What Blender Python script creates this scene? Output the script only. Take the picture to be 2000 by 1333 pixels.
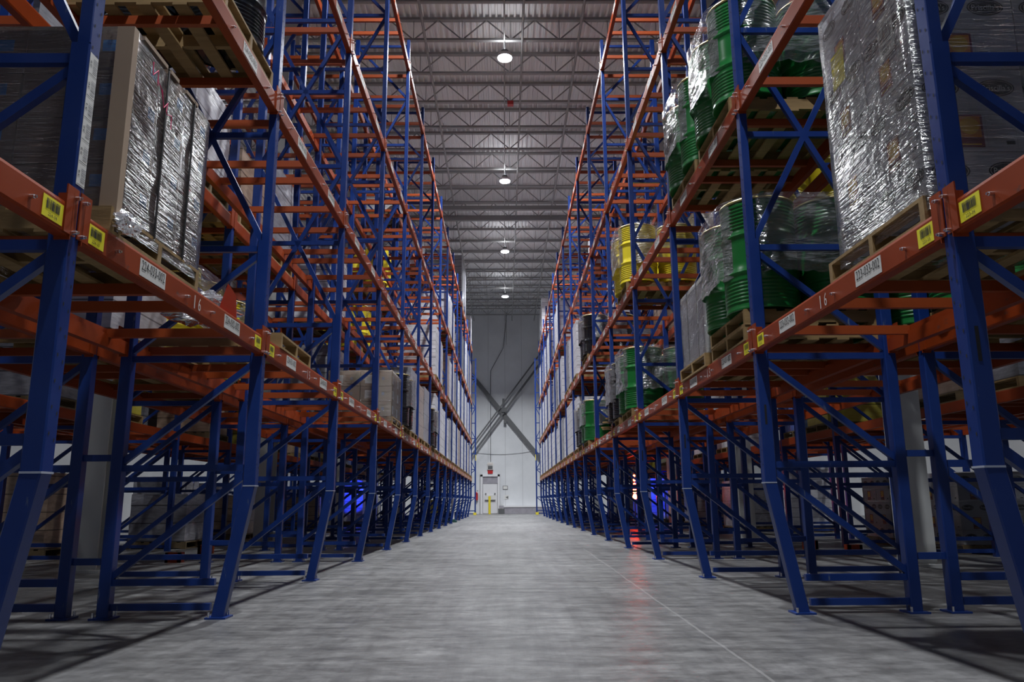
import bpy, math, random
from mathutils import Vector, Matrix, noise
R = math.radians
sc = bpy.context.scene
for o in list(bpy.data.objects): bpy.data.objects.remove(o)
COL = sc.collection

# ------------------------------------------------------------------ camera
CAM_H, PITCH, YAW, ROLL = 0.7573, 0.2041, 0.0098, -0.0066
FPX = 1514.8
def cam_axes():
    cy, sy, cp, sp = math.cos(YAW), math.sin(YAW), math.cos(PITCH), math.sin(PITCH)
    r = Vector((cy, -sy, 0)); f = Vector((sy*cp, cy*cp, sp)); u = Vector((-sy*sp, -cy*sp, cp))
    cr, sr = math.cos(ROLL), math.sin(ROLL)
    return r*cr+u*sr, u*cr-r*sr, f
CR, CU, CF = cam_axes()
cam_d = bpy.data.cameras.new('camera'); cam = bpy.data.objects.new('camera', cam_d); COL.objects.link(cam)
cam_d.sensor_width = 36; cam_d.lens = FPX/2000*36; cam_d.clip_start = .05; cam_d.clip_end = 200
M = Matrix((CR, CU, -CF)).transposed().to_4x4(); M.translation = Vector((0, 0, CAM_H))
cam.matrix_world = M
sc.camera = cam
def px(X, Y, Z):
    v = Vector((X, Y, Z-CAM_H)); d = v.dot(CF)
    if d < .2: return None
    return 1000+FPX*v.dot(CR)/d, 666.5-FPX*v.dot(CU)/d
def in_view(X, Y, Z, m=150):
    p = px(X, Y, Z)
    return p is not None and -m < p[0] < 2000+m and -m < p[1] < 1333+m

# ------------------------------------------------------------------ world and exposure
w = bpy.data.worlds.new('world'); sc.world = w; w.use_nodes = True
w.node_tree.nodes['Background'].inputs[0].default_value = (.5, .6, .8, 1)
w.node_tree.nodes['Background'].inputs[1].default_value = .0006
sc.view_settings.view_transform = 'Standard'; sc.view_settings.look = 'None'
sc.view_settings.exposure = 0.0; sc.view_settings.gamma = 1; sc.view_settings.use_curve_mapping = False
LAMP_W = 760.0         # aisle lamps
LAMP_Z = 12.0
LAMP_YS = [2.2, 10.2, 18.2, 26.1, 34.1, 42.1]; LAMP_P = [.75, .8, 1, 1, 1.1, 1.45]
SIDE_AISLES = [-9.3, 9.45]

# ------------------------------------------------------------------ materials
def mat(name, color=(.5,.5,.5), rough=.5, metal=0, emit=None, estr=1, alpha=None):
    m = bpy.data.materials.new(name); m.use_nodes = True
    b = m.node_tree.nodes['Principled BSDF']
    b.inputs['Base Color'].default_value = (*color, 1); b.inputs['Roughness'].default_value = rough
    b.inputs['Metallic'].default_value = metal
    if emit: b.inputs['Emission Color'].default_value = (*emit, 1); b.inputs['Emission Strength'].default_value = estr
    return m
def N(m, t, **k):
    n = m.node_tree.nodes.new(t)
    for a, v in k.items(): setattr(n, a, v)
    return n
def L(m, a, b): m.node_tree.links.new(a, b)
def ramp(m, src, stops):
    r = N(m, 'ShaderNodeValToRGB'); e = r.color_ramp.elements
    while len(e) < len(stops): e.new(.5)
    for i, (p, c) in enumerate(stops):
        e[i].position = p; e[i].color = (*c, 1) if len(c) == 3 else c
    L(m, src, r.inputs[0]); return r
def noise_tex(m, scale, detail=4, mapping=None, rough=.55, rot=None):
    tc = N(m, 'ShaderNodeTexCoord'); n = N(m, 'ShaderNodeTexNoise')
    n.inputs['Scale'].default_value = scale; n.inputs['Detail'].default_value = detail; n.inputs['Roughness'].default_value = rough
    if mapping or rot:
        mp = N(m, 'ShaderNodeMapping')
        if mapping: mp.inputs['Scale'].default_value = mapping
        if rot: mp.inputs['Rotation'].default_value = rot
        L(m, tc.outputs['Object'], mp.inputs[0]); L(m, mp.outputs[0], n.inputs[0])
    else: L(m, tc.outputs['Object'], n.inputs[0])
    return n
def bump(m, src, strength, dist=.01):
    b = N(m, 'ShaderNodeBump'); b.inputs['Strength'].default_value = strength; b.inputs['Distance'].default_value = dist
    L(m, src, b.inputs['Height']); L(m, b.outputs[0], m.node_tree.nodes['Principled BSDF'].inputs['Normal']); return b
def mix(m, fac, a, b):
    x = N(m, 'ShaderNodeMix', data_type='RGBA'); L(m, fac, x.inputs[0])
    for s, i in ((a, 6), (b, 7)):
        if isinstance(s, tuple): x.inputs[i].default_value = (*s, 1)
        else: L(m, s, x.inputs[i])
    return x.outputs[2]
def varied(name, c1, c2, scale, rough=.5, mapping=None, bmp=0, spots=None, detail=5, metal=0, rvar=None):
    """noise-mixed colour between c1 and c2, optional worn patches 'spots' = (colour, threshold, scale, mapping)"""
    m = mat(name, c1, rough, metal); b = m.node_tree.nodes['Principled BSDF']
    n = noise_tex(m, scale, detail, mapping)
    c = ramp(m, n.outputs[0], [(.3, c1), (.7, c2)]).outputs[0]
    if spots:
        s = noise_tex(m, spots[2], 6, spots[3], .65)
        f = ramp(m, s.outputs[0], [(spots[1], (0,0,0)), (spots[1]+.05, (1,1,1))])
        c = mix(m, f.outputs[0], c, spots[0])
    L(m, c, b.inputs['Base Color'])
    if rvar:
        rr = ramp(m, n.outputs[0], [(.3, (rvar[0],)*3), (.7, (rvar[1],)*3)]); L(m, rr.outputs[0], b.inputs['Roughness'])
    if bmp: bump(m, n.outputs[0], bmp)
    return m
MT = {}
MT['blue'] = varied('blue_paint', (.0045,.025,.15), (.007,.033,.18), 3, .38, spots=((.10,.13,.2), .665, 7, (3,3,.6)), rvar=(.28,.46))
MT['orange'] = varied('orange_paint', (.21,.029,.004), (.27,.039,.005), 2, .45, spots=((.13,.04,.025), .64, 6, (1,1,2.5)), rvar=(.36,.55))
for _k, _v in (('blue', .4), ('orange', .25)): MT[_k].node_tree.nodes['Principled BSDF'].inputs['Specular IOR Level'].default_value = _v
MT['orange_clean'] = varied('orange_bar_paint', (.27,.042,.005), (.33,.055,.006), 2, .5)
MT['steel'] = mat('zinc_steel', (.75,.75,.78), .25, 1)
MT['weld'] = mat('weld_bead', (.45,.5,.6), .4, .3)
MT['hole'] = mat('slot_black', (.006,.006,.01), .9)
MT['yellow_label'] = mat('yellow_label', (.75,.68,.02), .55)
MT['white_label'] = mat('white_label', (.62,.62,.6), .5)
MT['black'] = mat('black_ink', (.012,.012,.014), .6)
MT['stencil'] = mat('stencil_white', (.6,.55,.52), .6)
MT['wood'] = varied('pallet_wood', (.20,.125,.045), (.31,.20,.08), 3, .75, (1,6,6), .3, spots=((.25,.15,.07), .66, 3, (1,3,3)))
MT['wood_dark'] = varied('weathered_wood', (.10,.07,.035), (.17,.12,.06), 3, .8, (1,6,6), .3)
MT['cardboard'] = varied('cardboard', (.15,.10,.075), (.19,.13,.095), 2, .75)
MT['cardboard_light'] = varied('light_cardboard', (.28,.20,.14), (.34,.25,.17), 2, .75)
MT['carton_white'] = varied('white_carton', (.38,.38,.42), (.45,.45,.49), 2, .6)
MT['maroon'] = mat('maroon_print', (.16,.012,.03), .5)
MT['sun'] = mat('orange_print', (.62,.25,.02), .5)
MT['sunyellow'] = mat('gold_print', (.7,.45,.03), .5)
MT['grey_print'] = mat('grey_print', (.25,.25,.27), .6)
MT['blue_label'] = mat('blue_sticker', (.04,.16,.4), .5)
MT['strap'] = mat('black_strap', (.01,.01,.012), .5)
MT['pink'] = mat('pink_marker', (.55,.03,.12), .5)
MT['green'] = varied('green_drum_paint', (.006,.11,.02), (.009,.145,.03), 2, .28)
MT['yellow_drum'] = varied('yellow_drum_paint', (.62,.50,.02), (.70,.58,.03), 2, .3)
MT['black_drum'] = varied('black_drum_paint', (.008,.009,.012), (.012,.014,.018), 2, .2)
MT['rim'] = mat('gold_rim', (.55,.45,.2), .35, .7)
MT['yellow_paint'] = varied('yellow_paint', (.65,.52,.02), (.7,.58,.04), 5, .5)
MT['red'] = mat('red_paint', (.45,.02,.02), .4)
MT['white_paint'] = varied('white_column_paint', (.52,.54,.54), (.60,.61,.60), 1.5, .5)
MT['grey_steel'] = mat('grey_steel', (.11,.115,.12), .5, .1)
MT['joist'] = mat('joist_paint', (.30,.30,.30), .6)
MT['white_matte'] = mat('white_matte', (.66,.66,.68), .5)
MT['orange_sheet'] = mat('fluorescent_orange_paper', (.9,.09,.03), .6)
MT['dark_green'] = mat('dark_green_rubber', (.01,.06,.05), .6)
MT['yellow_paper'] = mat('yellow_paper', (.8,.72,.03), .6)
MT['grey_sheet'] = varied('grey_sheet', (.25,.24,.27), (.33,.32,.36), 4, .5)

def film_mat(name, density, tint=(.8,.82,.88), scale=(3,3,42), glossf=.35, bs=.5):
    m = bpy.data.materials.new(name); m.use_nodes = True; nt = m.node_tree; nt.nodes.clear()
    out = N(m, 'ShaderNodeOutputMaterial'); tr = N(m, 'ShaderNodeBsdfTransparent'); gl = N(m, 'ShaderNodeBsdfGlossy'); df = N(m, 'ShaderNodeBsdfDiffuse')
    gl.inputs['Roughness'].default_value = .13; gl.inputs['Color'].default_value = (1,1,1,1)
    df.inputs['Color'].default_value = (*tint, 1)
    n1 = noise_tex(m, 1, 3, scale, .6); n2 = noise_tex(m, 7, 4)
    ad = N(m, 'ShaderNodeMath', operation='MULTIPLY_ADD'); ad.inputs[1].default_value = 1.6; L(m, n1.outputs[0], ad.inputs[0]); L(m, n2.outputs[0], ad.inputs[2])
    b = N(m, 'ShaderNodeBump'); b.inputs['Strength'].default_value = bs; b.inputs['Distance'].default_value = .02
    L(m, ad.outputs[0], b.inputs['Height']); L(m, b.outputs[0], gl.inputs['Normal']); L(m, b.outputs[0], df.inputs['Normal'])
    m1 = N(m, 'ShaderNodeMixShader'); m2 = N(m, 'ShaderNodeMixShader')
    d = ramp(m, n2.outputs[0], [(.35, (density*.5,)*3), (.7, (min(1, density*1.6),)*3)])
    L(m, d.outputs[0], m1.inputs[0]); L(m, tr.outputs[0], m1.inputs[1]); L(m, df.outputs[0], m1.inputs[2])
    g = N(m, 'ShaderNodeFresnel'); g.inputs[0].default_value = 1.5; L(m, b.outputs[0], g.inputs['Normal'])
    mu = N(m, 'ShaderNodeMath', operation='MULTIPLY_ADD'); mu.inputs[1].default_value = 1.0; mu.inputs[2].default_value = glossf*.25
    L(m, g.outputs[0], mu.inputs[0]); mu.use_clamp = True
    L(m, mu.outputs[0], m2.inputs[0]); L(m, m1.outputs[0], m2.inputs[1]); L(m, gl.outputs[0], m2.inputs[2])
    L(m, m2.outputs[0], out.inputs[0]); return m
MT['film'] = film_mat('clear_stretch_film', .025, scale=(5,5,60), bs=.9, glossf=.1)
MT['film_drum'] = film_mat('drum_stretch_film', .11, scale=(6,6,26), bs=1.0, glossf=.3)
MT['film_milky'] = film_mat('milky_stretch_film', .55, bs=.6)
def wrapped_mat(name, c1, c2, h=.22):
    """a far wrapped stack: faint carton rows under glossy film"""
    m = varied(name, c1, c2, 3, .3, (2,2,9), .5)
    b = m.node_tree.nodes['Principled BSDF']
    tc = N(m, 'ShaderNodeTexCoord'); s = N(m, 'ShaderNodeSeparateXYZ'); L(m, tc.outputs['Object'], s.inputs[0])
    dv = N(m, 'ShaderNodeMath', operation='DIVIDE'); dv.inputs[1].default_value = h; L(m, s.outputs[2], dv.inputs[0])
    fr = N(m, 'ShaderNodeMath', operation='FRACT'); L(m, dv.outputs[0], fr.inputs[0])
    g = N(m, 'ShaderNodeMath', operation='LESS_THAN'); g.inputs[1].default_value = .06; L(m, fr.outputs[0], g.inputs[0])
    old = b.inputs['Base Color'].links[0].from_socket
    L(m, mix(m, g.outputs[0], old, tuple(x*.35 for x in c1)), b.inputs['Base Color'])
    b.inputs['Coat Weight'].default_value = .5; b.inputs['Coat Roughness'].default_value = .2
    return m
MT['wrap_white'] = wrapped_mat('wrapped_white_goods', (.5,.5,.54), (.68,.68,.72))
MT['wrap_brown'] = wrapped_mat('wrapped_brown_cartons', (.24,.165,.115), (.36,.26,.19), .26)
MT['wrap_grey'] = wrapped_mat('wrapped_grey_goods', (.16,.16,.18), (.28,.28,.31), .3)
MT['wrap_yellow'] = wrapped_mat('wrapped_yellow_goods', (.45,.38,.04), (.55,.5,.1), .3)
MT['wrap_blue'] = wrapped_mat('wrapped_blue_goods', (.05,.09,.3), (.1,.15,.4), .3)

# concrete floor: grain, scuffs, fine scratches, uneven gloss
SCRAPE = (1.08, .0146)   # x = a + b*y
def floor_mat():
    m = mat('polished_concrete', (.3,.3,.3), .4); b = m.node_tree.nodes['Principled BSDF']
    n1 = noise_tex(m, .5, 10, (1,.6,1), .68); n2 = noise_tex(m, 6, 12, (1,1.2,1), .8)
    n3 = noise_tex(m, 1.5, 12, (.6,3,1), .78, (0,0,R(34))); n4 = noise_tex(m, 1.1, 10, (5,.3,1), .74, (0,0,R(-9))); n5 = noise_tex(m, 38, 3, None, .6)
    def mul(x, y, f=1.0):
        k = N(m, 'ShaderNodeMix', data_type='RGBA', blend_type='MULTIPLY'); k.inputs[0].default_value = f
        L(m, x, k.inputs[6]); L(m, y, k.inputs[7]); return k.outputs[2]
    c = ramp(m, n1.outputs[0], [(.32, (.088,.088,.089)), (.66, (.185,.185,.186))]).outputs[0]
    c = mul(c, ramp(m, n2.outputs[0], [(.38, (.55,)*3), (.62, (1.3,)*3)]).outputs[0])
    c = mul(c, ramp(m, n3.outputs[0], [(.36, (.62,)*3), (.5, (1,)*3), (.66, (1.35,)*3)]).outputs[0], .75)
    c = mul(c, ramp(m, n4.outputs[0], [(.34, (.6,)*3), (.5, (1,)*3), (.68, (1.3,)*3)]).outputs[0], .8)
    c = mul(c, ramp(m, n5.outputs[0], [(.30, (.7,)*3), (.45, (1,)*3)]).outputs[0], .5)
    sp = ramp(m, noise_tex(m, 2.4, 8, (.5,7,1), .7, (0,0,R(31))).outputs[0], [(.66, (0,0,0)), (.70, (.6,.6,.6))])
    c = mix(m, sp.outputs[0], c, (.24,.24,.24))
    tc = N(m, 'ShaderNodeTexCoord'); sx = N(m, 'ShaderNodeSeparateXYZ'); L(m, tc.outputs['Object'], sx.inputs[0])
    def ma(op, a, v): 
        k = N(m, 'ShaderNodeMath', operation=op); L(m, a, k.inputs[0])
        if isinstance(v, (int, float)): k.inputs[1].default_value = v
        else: L(m, v, k.inputs[1])
        return k.outputs[0]
    # a pale scrape running down the right of the aisle
    ln = ma('MULTIPLY_ADD', sx.outputs[1], SCRAPE[1]); ln.node.inputs[2].default_value = SCRAPE[0]
    wob = ma('MULTIPLY', ma('SUBTRACT', n1.outputs[0], .5), .12)
    d = ma('ABSOLUTE', ma('SUBTRACT', ma('SUBTRACT', sx.outputs[0], ln), wob), 0)
    on = ma('MULTIPLY', ma('MULTIPLY', ma('LESS_THAN', d, .008), ma('LESS_THAN', sx.outputs[1], 13.0)), ma('MULTIPLY', n2.outputs[0], .9))
    c = mix(m, on, c, (.32,.32,.32)); L(m, c, b.inputs['Base Color'])
    rr = ramp(m, n3.outputs[0], [(.35, (.30,)*3), (.65, (.46,)*3)]); L(m, rr.outputs[0], b.inputs['Roughness'])
    bump(m, n2.outputs[0], .10, .01); return m
MT['floor'] = floor_mat()
def panel_mat():
    m = mat('insulated_wall_panel', (.62,.64,.66), .45); b = m.node_tree.nodes['Principled BSDF']
    tc = N(m, 'ShaderNodeTexCoord'); s = N(m, 'ShaderNodeSeparateXYZ'); L(m, tc.outputs['Object'], s.inputs[0])
    dv = N(m, 'ShaderNodeMath', operation='MULTIPLY'); dv.inputs[1].default_value = 1/1.1; L(m, s.outputs[0], dv.inputs[0])
    fr = N(m, 'ShaderNodeMath', operation='FRACT'); L(m, dv.outputs[0], fr.inputs[0])
    g = N(m, 'ShaderNodeMath', operation='LESS_THAN'); g.inputs[1].default_value = .02; L(m, fr.outputs[0], g.inputs[0])
    n = noise_tex(m, .8, 5); c = ramp(m, n.outputs[0], [(.3, (.56,.58,.60)), (.7, (.66,.68,.70))]).outputs[0]
    L(m, mix(m, g.outputs[0], c, (.40,.41,.43)), b.inputs['Base Color']); return m
MT['panel'] = panel_mat()
MT['deck'] = varied('galvanised_roof_deck', (.72,.72,.73), (.80,.80,.81), 1.2, .6, (1,.3,1))

# ------------------------------------------------------------------ mesh builder
_txt = {}
def text_geo(body):
    if body in _txt: return _txt[body]
    c = bpy.data.curves.new('t', 'FONT'); c.body = body; c.align_x = 'CENTER'; c.align_y = 'CENTER'; c.size = 1; c.resolution_u = 2
    o = bpy.data.objects.new('t', c); COL.objects.link(o)
    dg = bpy.context.evaluated_depsgraph_get(); me = bpy.data.meshes.new_from_object(o.evaluated_get(dg))
    vs = [v.co.copy() for v in me.vertices]; fs = [tuple(p.vertices) for p in me.polygons]
    bpy.data.meshes.remove(me); bpy.data.objects.remove(o); bpy.data.curves.remove(c)
    x0 = min(v.x for v in vs); x1 = max(v.x for v in vs); y0 = min(v.y for v in vs); y1 = max(v.y for v in vs)
    vs = [((v.x-(x0+x1)/2)/(x1-x0), (v.y-(y0+y1)/2)/(y1-y0)) for v in vs]
    _txt[body] = (vs, fs); return _txt[body]
class MB:
    def __init__(s): s.v = []; s.f = []; s.m = []; s.mats = []; s.sm = []
    def mi(s, m):
        if m not in s.mats: s.mats.append(m)
        return s.mats.index(m)
    def add(s, vs, fs, m, smooth=False):
        n = len(s.v); i = s.mi(m); s.v += [tuple(v) for v in vs]
        for f in fs: s.f.append(tuple(n+a for a in f)); s.m.append(i); s.sm.append(smooth)
    def box(s, x0, x1, y0, y1, z0, z1, m):
        vs = [(x,y,z) for x in (x0,x1) for y in (y0,y1) for z in (z0,z1)]
        s.add(vs, [(0,1,3,2),(4,6,7,5),(0,4,5,1),(2,3,7,6),(0,2,6,4),(1,5,7,3)], m)
    def obox(s, c, ax, ay, az, m):
        """box with centre c and half-axis vectors"""
        c, ax, ay, az = map(Vector, (c, ax, ay, az))
        vs = [c+ax*i+ay*j+az*k for i in (-1,1) for j in (-1,1) for k in (-1,1)]
        s.add(vs, [(0,1,3,2),(4,6,7,5),(0,4,5,1),(2,3,7,6),(0,2,6,4),(1,5,7,3)], m)
    def bar(s, a, b, w, h, m, up=(0,1,0)):
        a, b = Vector(a), Vector(b); d = (b-a).normalized(); u = Vector(up); r = d.cross(u)
        if r.length < 1e-4: r = d.cross(Vector((1,0,0)))
        r.normalize(); u = r.cross(d).normalized()
        s.obox((a+b)/2, (b-a)/2, r*w/2, u*h/2, m)
    def prism(s, poly, a, b, m, smooth=False):
        """poly: list of 3D offsets; swept from a to b"""
        a, b = Vector(a), Vector(b); n = len(poly)
        vs = [a+Vector(p) for p in poly]+[b+Vector(p) for p in poly]
        fs = [(i, (i+1)%n, n+(i+1)%n, n+i) for i in range(n)]
        s.add(vs, fs, m, smooth); s.add(vs, [tuple(range(n))[::-1], tuple(range(n, 2*n))], m)
    def cyl(s, a, b, r, m, n=12, r2=None, smooth=True):
        a, b = Vector(a), Vector(b); d = (b-a).normalized(); t = Vector((0,0,1)) if abs(d.z) < .9 else Vector((1,0,0))
        u = d.cross(t).normalized(); w_ = d.cross(u); r2 = r if r2 is None else r2
        vs = [a+(u*math.cos(2*math.pi*i/n)+w_*math.sin(2*math.pi*i/n))*r for i in range(n)]+[b+(u*math.cos(2*math.pi*i/n)+w_*math.sin(2*math.pi*i/n))*r2 for i in range(n)]
        s.add(vs, [(i, (i+1)%n, n+(i+1)%n, n+i) for i in range(n)], m, smooth)
        s.add(vs, [tuple(range(n))[::-1], tuple(range(n, 2*n))], m)
    def tube(s, pts, r, m, n=6):
        for a, b in zip(pts, pts[1:]): s.cyl(a, b, r, m, n)
    def lathe(s, prof, m, n=28, c=(0,0,0)):
        vs = []; k = len(prof)
        for i in range(n):
            a = 2*math.pi*i/n
            for r, z in prof: vs.append((c[0]+r*math.cos(a), c[1]+r*math.sin(a), c[2]+z))
        fs = [(i*k+j, ((i+1)%n)*k+j, ((i+1)%n)*k+j+1, i*k+j+1) for i in range(n) for j in range(k-1)]
        s.add(vs, fs, m, True)
    def text(s, body, c, r, u, w_, h, m):
        vs, fs = text_geo(body); c, r, u = map(Vector, (c, r, u))
        s.add([c+r*x*w_+u*y*h for x, y in vs], fs, m)
    def quad(s, c, r, u, w_, h, m):
        c, r, u = map(Vector, (c, r, u)); a = r*w_/2; b = u*h/2
        s.add([c-a-b, c+a-b, c+a+b, c-a+b], [(0,1,2,3)], m)
    def disc(s, c, r, u, w_, h, m, n=20):
        c, r, u = map(Vector, (c, r, u))
        s.add([c+r*(w_/2*math.cos(2*math.pi*i/n))+u*(h/2*math.sin(2*math.pi*i/n)) for i in range(n)], [tuple(range(n))], m)
    def mesh(s, name):
        me = bpy.data.meshes.new(name); me.from_pydata(s.v, [], s.f)
        for m in s.mats: me.materials.append(MT[m] if isinstance(m, str) else m)
        me.polygons.foreach_set('material_index', s.m); me.polygons.foreach_set('use_smooth', s.sm); me.update(); return me
def put(name, me, loc=(0,0,0), rz=0, parent=None):
    if isinstance(me, MB): me = me.mesh(name)
    o = bpy.data.objects.new(name, me); COL.objects.link(o); o.location = loc; o.rotation_euler = (0,0,rz)
    if parent: o.parent = parent
    return o
def empty(name, loc, rz=0):
    o = bpy.data.objects.new(name, None); o.empty_display_size = .1; COL.objects.link(o); o.location = loc; o.rotation_euler = (0,0,rz); return o
def tag(o, label, cat, group=None, kind=None):
    if label: o['label'] = label
    if cat: o['category'] = cat
    if group: o['group'] = group
    if kind: o['kind'] = kind
    return o
def struct(name, mb, loc=(0,0,0)):
    o = put(name, mb, loc); o['kind'] = 'structure'; return o
ORD = ['zeroth','first','second','third','fourth','fifth','sixth','seventh','eighth','ninth','tenth','eleventh','twelfth','thirteenth','fourteenth','fifteenth','sixteenth','seventeenth','eighteenth']
def side(s): return 'left' if s < 0 else 'right'
rnd = random.Random(7)

# ------------------------------------------------------------------ rack layout (metres)
BAY = 2.52
YC = lambda k: 2.99+BAY*k                     # upright plane k; 0 is the near frame in the picture
FACE = {-1: 1.7335, 1: 1.8107}                # aisle face of the first row
DEPTH = 1.01
LEVELS = [1.80, 3.68, 5.775, 8.57]            # underside of the load beams
BH = .13
TOP = 9.2
ROWOFF = [0, 1.21, 3.72, 4.93]                # offsets of rack rows from the aisle face
NB = 15                                       # bays 0..14, frames 0..15
BARY = [.33, 1.10, 1.47, 2.21]
def X(s, row, u): return s*(FACE[s]+ROWOFF[row]+u)
def RZ(s): return 0 if s > 0 else math.pi
LVN = ['lowest', 'second', 'third', 'top']
def rown(s, row): return ['%s aisle row', 'second %s row', 'third %s row', 'fourth %s row'][row] % side(s)

# ------------------------------------------------------------------ the building
WY = 50.3; CZ = 13.2; HW = 17.0
b = MB(); b.box(-HW, HW, -6, WY+.3, -.2, 0, 'floor'); struct('floor', b)
b = MB(); b.box(-HW, HW, WY, WY+.3, 0, CZ+.6, 'panel'); struct('wall_back', b)
b = MB(); b.box(-HW-.3, -HW, -6, WY+.3, 0, CZ+.6, 'panel'); struct('wall_left', b)
b = MB(); b.box(HW, HW+.3, -6, WY+.3, 0, CZ+.6, 'panel'); struct('wall_right', b)
b = MB(); b.box(-HW, HW, -6.3, -6, 0, CZ+.6, 'panel'); struct('wall_front', b)
b = MB(); per = .16; n = int(2*HW/per)
vs = []
for i in range(n):
    x = -HW+i*per
    for dx, z in ((0,0),(.05,0),(.06,.075),(.15,.075)): vs.append((x+dx, z))
vs.append((HW, 0))
b.add([(x, y, CZ+z) for x, z in vs for y in (-6, WY)], [(2*i, 2*i+2, 2*i+3, 2*i+1) for i in range(len(vs)-1)], 'deck')
b.box(-HW, HW, -6, WY, CZ+.3, CZ+.5, 'deck'); struct('ceiling', b)
b = MB(); b.box(-.1, 3.0, WY-.55, WY, 0, .40, 'grey_sheet'); b.box(-.1, 3.0, WY-.58, WY, .40, .50, 'white_matte'); struct('trim_1', b)
# open web roof joists
JS = 1.6; j0 = 18.25
def ordn(n): return '%d%s' % (n, 'th' if 10 < n % 100 < 14 else {1:'st',2:'nd',3:'rd'}.get(n % 10, 'th'))
def joist_mesh():
    top = MB(); top.box(-HW, HW, -.06, .06, -.07, 0, 'joist')
    bot = MB(); bot.box(-HW, HW, -.05, .05, -.66, -.60, 'joist')
    web = MB(); p = 1.27; k = int(HW/p)+1
    for i in range(-k, k):
        x = i*p+.2
        if abs(x) > HW-.1 or abs(x+p) > HW: continue
        web.bar((x,0,-.62), (x+p/2,0,-.05), .028, .028, 'joist'); web.bar((x+p/2,0,-.05), (x+p,0,-.62), .028, .028, 'joist')
        web.bar((x,0,-.62), (x,0,-.05), .018, .018, 'joist')
    return top.mesh('top_chord'), bot.mesh('bottom_chord'), web.mesh('web')
jm = joist_mesh(); ji = 0
for i in range(-14, 20):
    y = j0+i*JS
    if y > WY-.3 or y < -5.5: continue
    ji += 1
    o = empty('roof_joist', (0, y, CZ))
    vis = y > 14
    tag(o, 'grey open-web roof joist, %s from the back wall' % ordn(int((WY-y)/JS)+1), 'roof joist', 'roof joists')
    for nme, m in zip(('top_chord','bottom_chord','web'), jm): put(nme, m, parent=o)
for y in (29.7, 30.9):
    b = MB(); b.box(-HW, HW, y-.07, y+.07, 12.32, 12.5, 'joist'); o = put('roof_girder', b); tag(o, 'deep grey girder crossing under the roof joists, %s of the pair' % ('nearer' if y < 30 else 'farther'), 'girder')
for i, (x, r) in enumerate([(-2.02,.035), (1.96,.035), (.03,.02), (.5,.03)]):
    b = MB(); b.cyl((x, -4, 12.52-.0), (x, WY-.2, 12.52), r, 'joist', 8)
    for yy in range(0, 50, 4): b.bar((x, yy, 12.5), (x, yy, 13.2), .012, .012, 'joist')
    o = put('ceiling_pipe', b); tag(o, ['grey sprinkler pipe above the left rack edge running to the back wall', 'grey sprinkler pipe above the right rack edge running to the back wall', 'thin conduit feeding the aisle lamps', 'grey pipe just right of the aisle lamps'][i], 'pipe')
b = MB(); b.box(.12,.30,21.35,21.5,12.44,12.56,'red'); o = put('alarm_bell', b); tag(o, 'small red device under the roof right of the lamps', 'alarm')
# columns
def column(x, y, lbl):
    o = MB(); w2 = .15
    o.box(x-w2, x+w2, y-.16, y-.145, 0, CZ, 'white_paint'); o.box(x-w2, x+w2, y+.145, y+.16, 0, CZ, 'white_paint'); o.box(x-.008, x+.008, y-.145, y+.145, 0, CZ, 'white_paint')
    r = put('steel_column', o); tag(r, lbl, 'column')
    p = MB(); p.box(x-.22, x+.22, y-.24, y+.24, 0, .03, 'white_paint'); put('base_plate', p, parent=r)
for s in (-1, 1):
    for i, y in enumerate([9.3, 15.8, 22.3, 28.8, 35.3, 41.8]):
        column(s*4.78, y, 'white steel building column behind the %s racks, %s from the camera' % (side(s), ORD[i+1]))
# X bracing on the back wall
def brace(x0, z0, x1, z1, w_, name, label, mats='grey_steel', y=WY-.2):
    b = MB(); b.bar((x0, y, z0), (x1, y, z1), .05, w_, mats, up=Vector((x1-x0,0,z1-z0)).cross(Vector((0,1,0)))); o = put(name, b); tag(o, label, 'wall brace'); return o
brace(-3.3, 10.25, 3.3, 2.15, .27, 'cross_brace', 'broad dark grey diagonal brace on back wall falling to the right', y=WY-.18)
brace(-3.3, 2.1, 3.3, 10.9, .13, 'cross_brace', 'lower thin diagonal brace on back wall rising to the right', y=WY-.34)
brace(-3.3, 2.72, 3.3, 11.52, .09, 'cross_brace', 'upper thin diagonal brace on back wall rising to the right', y=WY-.34)
b = MB(); b.box(-.2,.12,WY-.42,WY-.39,6.4,6.7,'grey_steel'); b.box(-.16,-.02,WY-.3,WY-.05,7.0,7.3,'grey_steel'); b.box(-.08,.1,WY-.3,WY-.05,5.7,5.95,'grey_steel')
tag(put('gusset_plate', b), 'dark gusset plates where the wall braces cross', 'gusset')
b = MB(); b.tube([(.16,WY-.03,13.1),(-.09,WY-.03,10.7),(-.09,WY-.03,10.69),(-.93,WY-.03,9.16),(-.93,WY-.03,3.25)], .018, 'grey_steel', 6)
b.tube([(.12,WY-.03,13.1),(.12,WY-.03,10.9)], .01, 'grey_steel', 6)
tag(put('conduit', b), 'thin grey conduit down the back wall to the exit sign', 'conduit')
b = MB(); b.tube([(-1.9+.4*i, WY-.03, 3.72+.012*(i-4)**2*.6) for i in range(11)], .01, 'grey_steel', 5)
tag(put('cable', b), 'thin slack cable across the back wall', 'cable')
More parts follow.
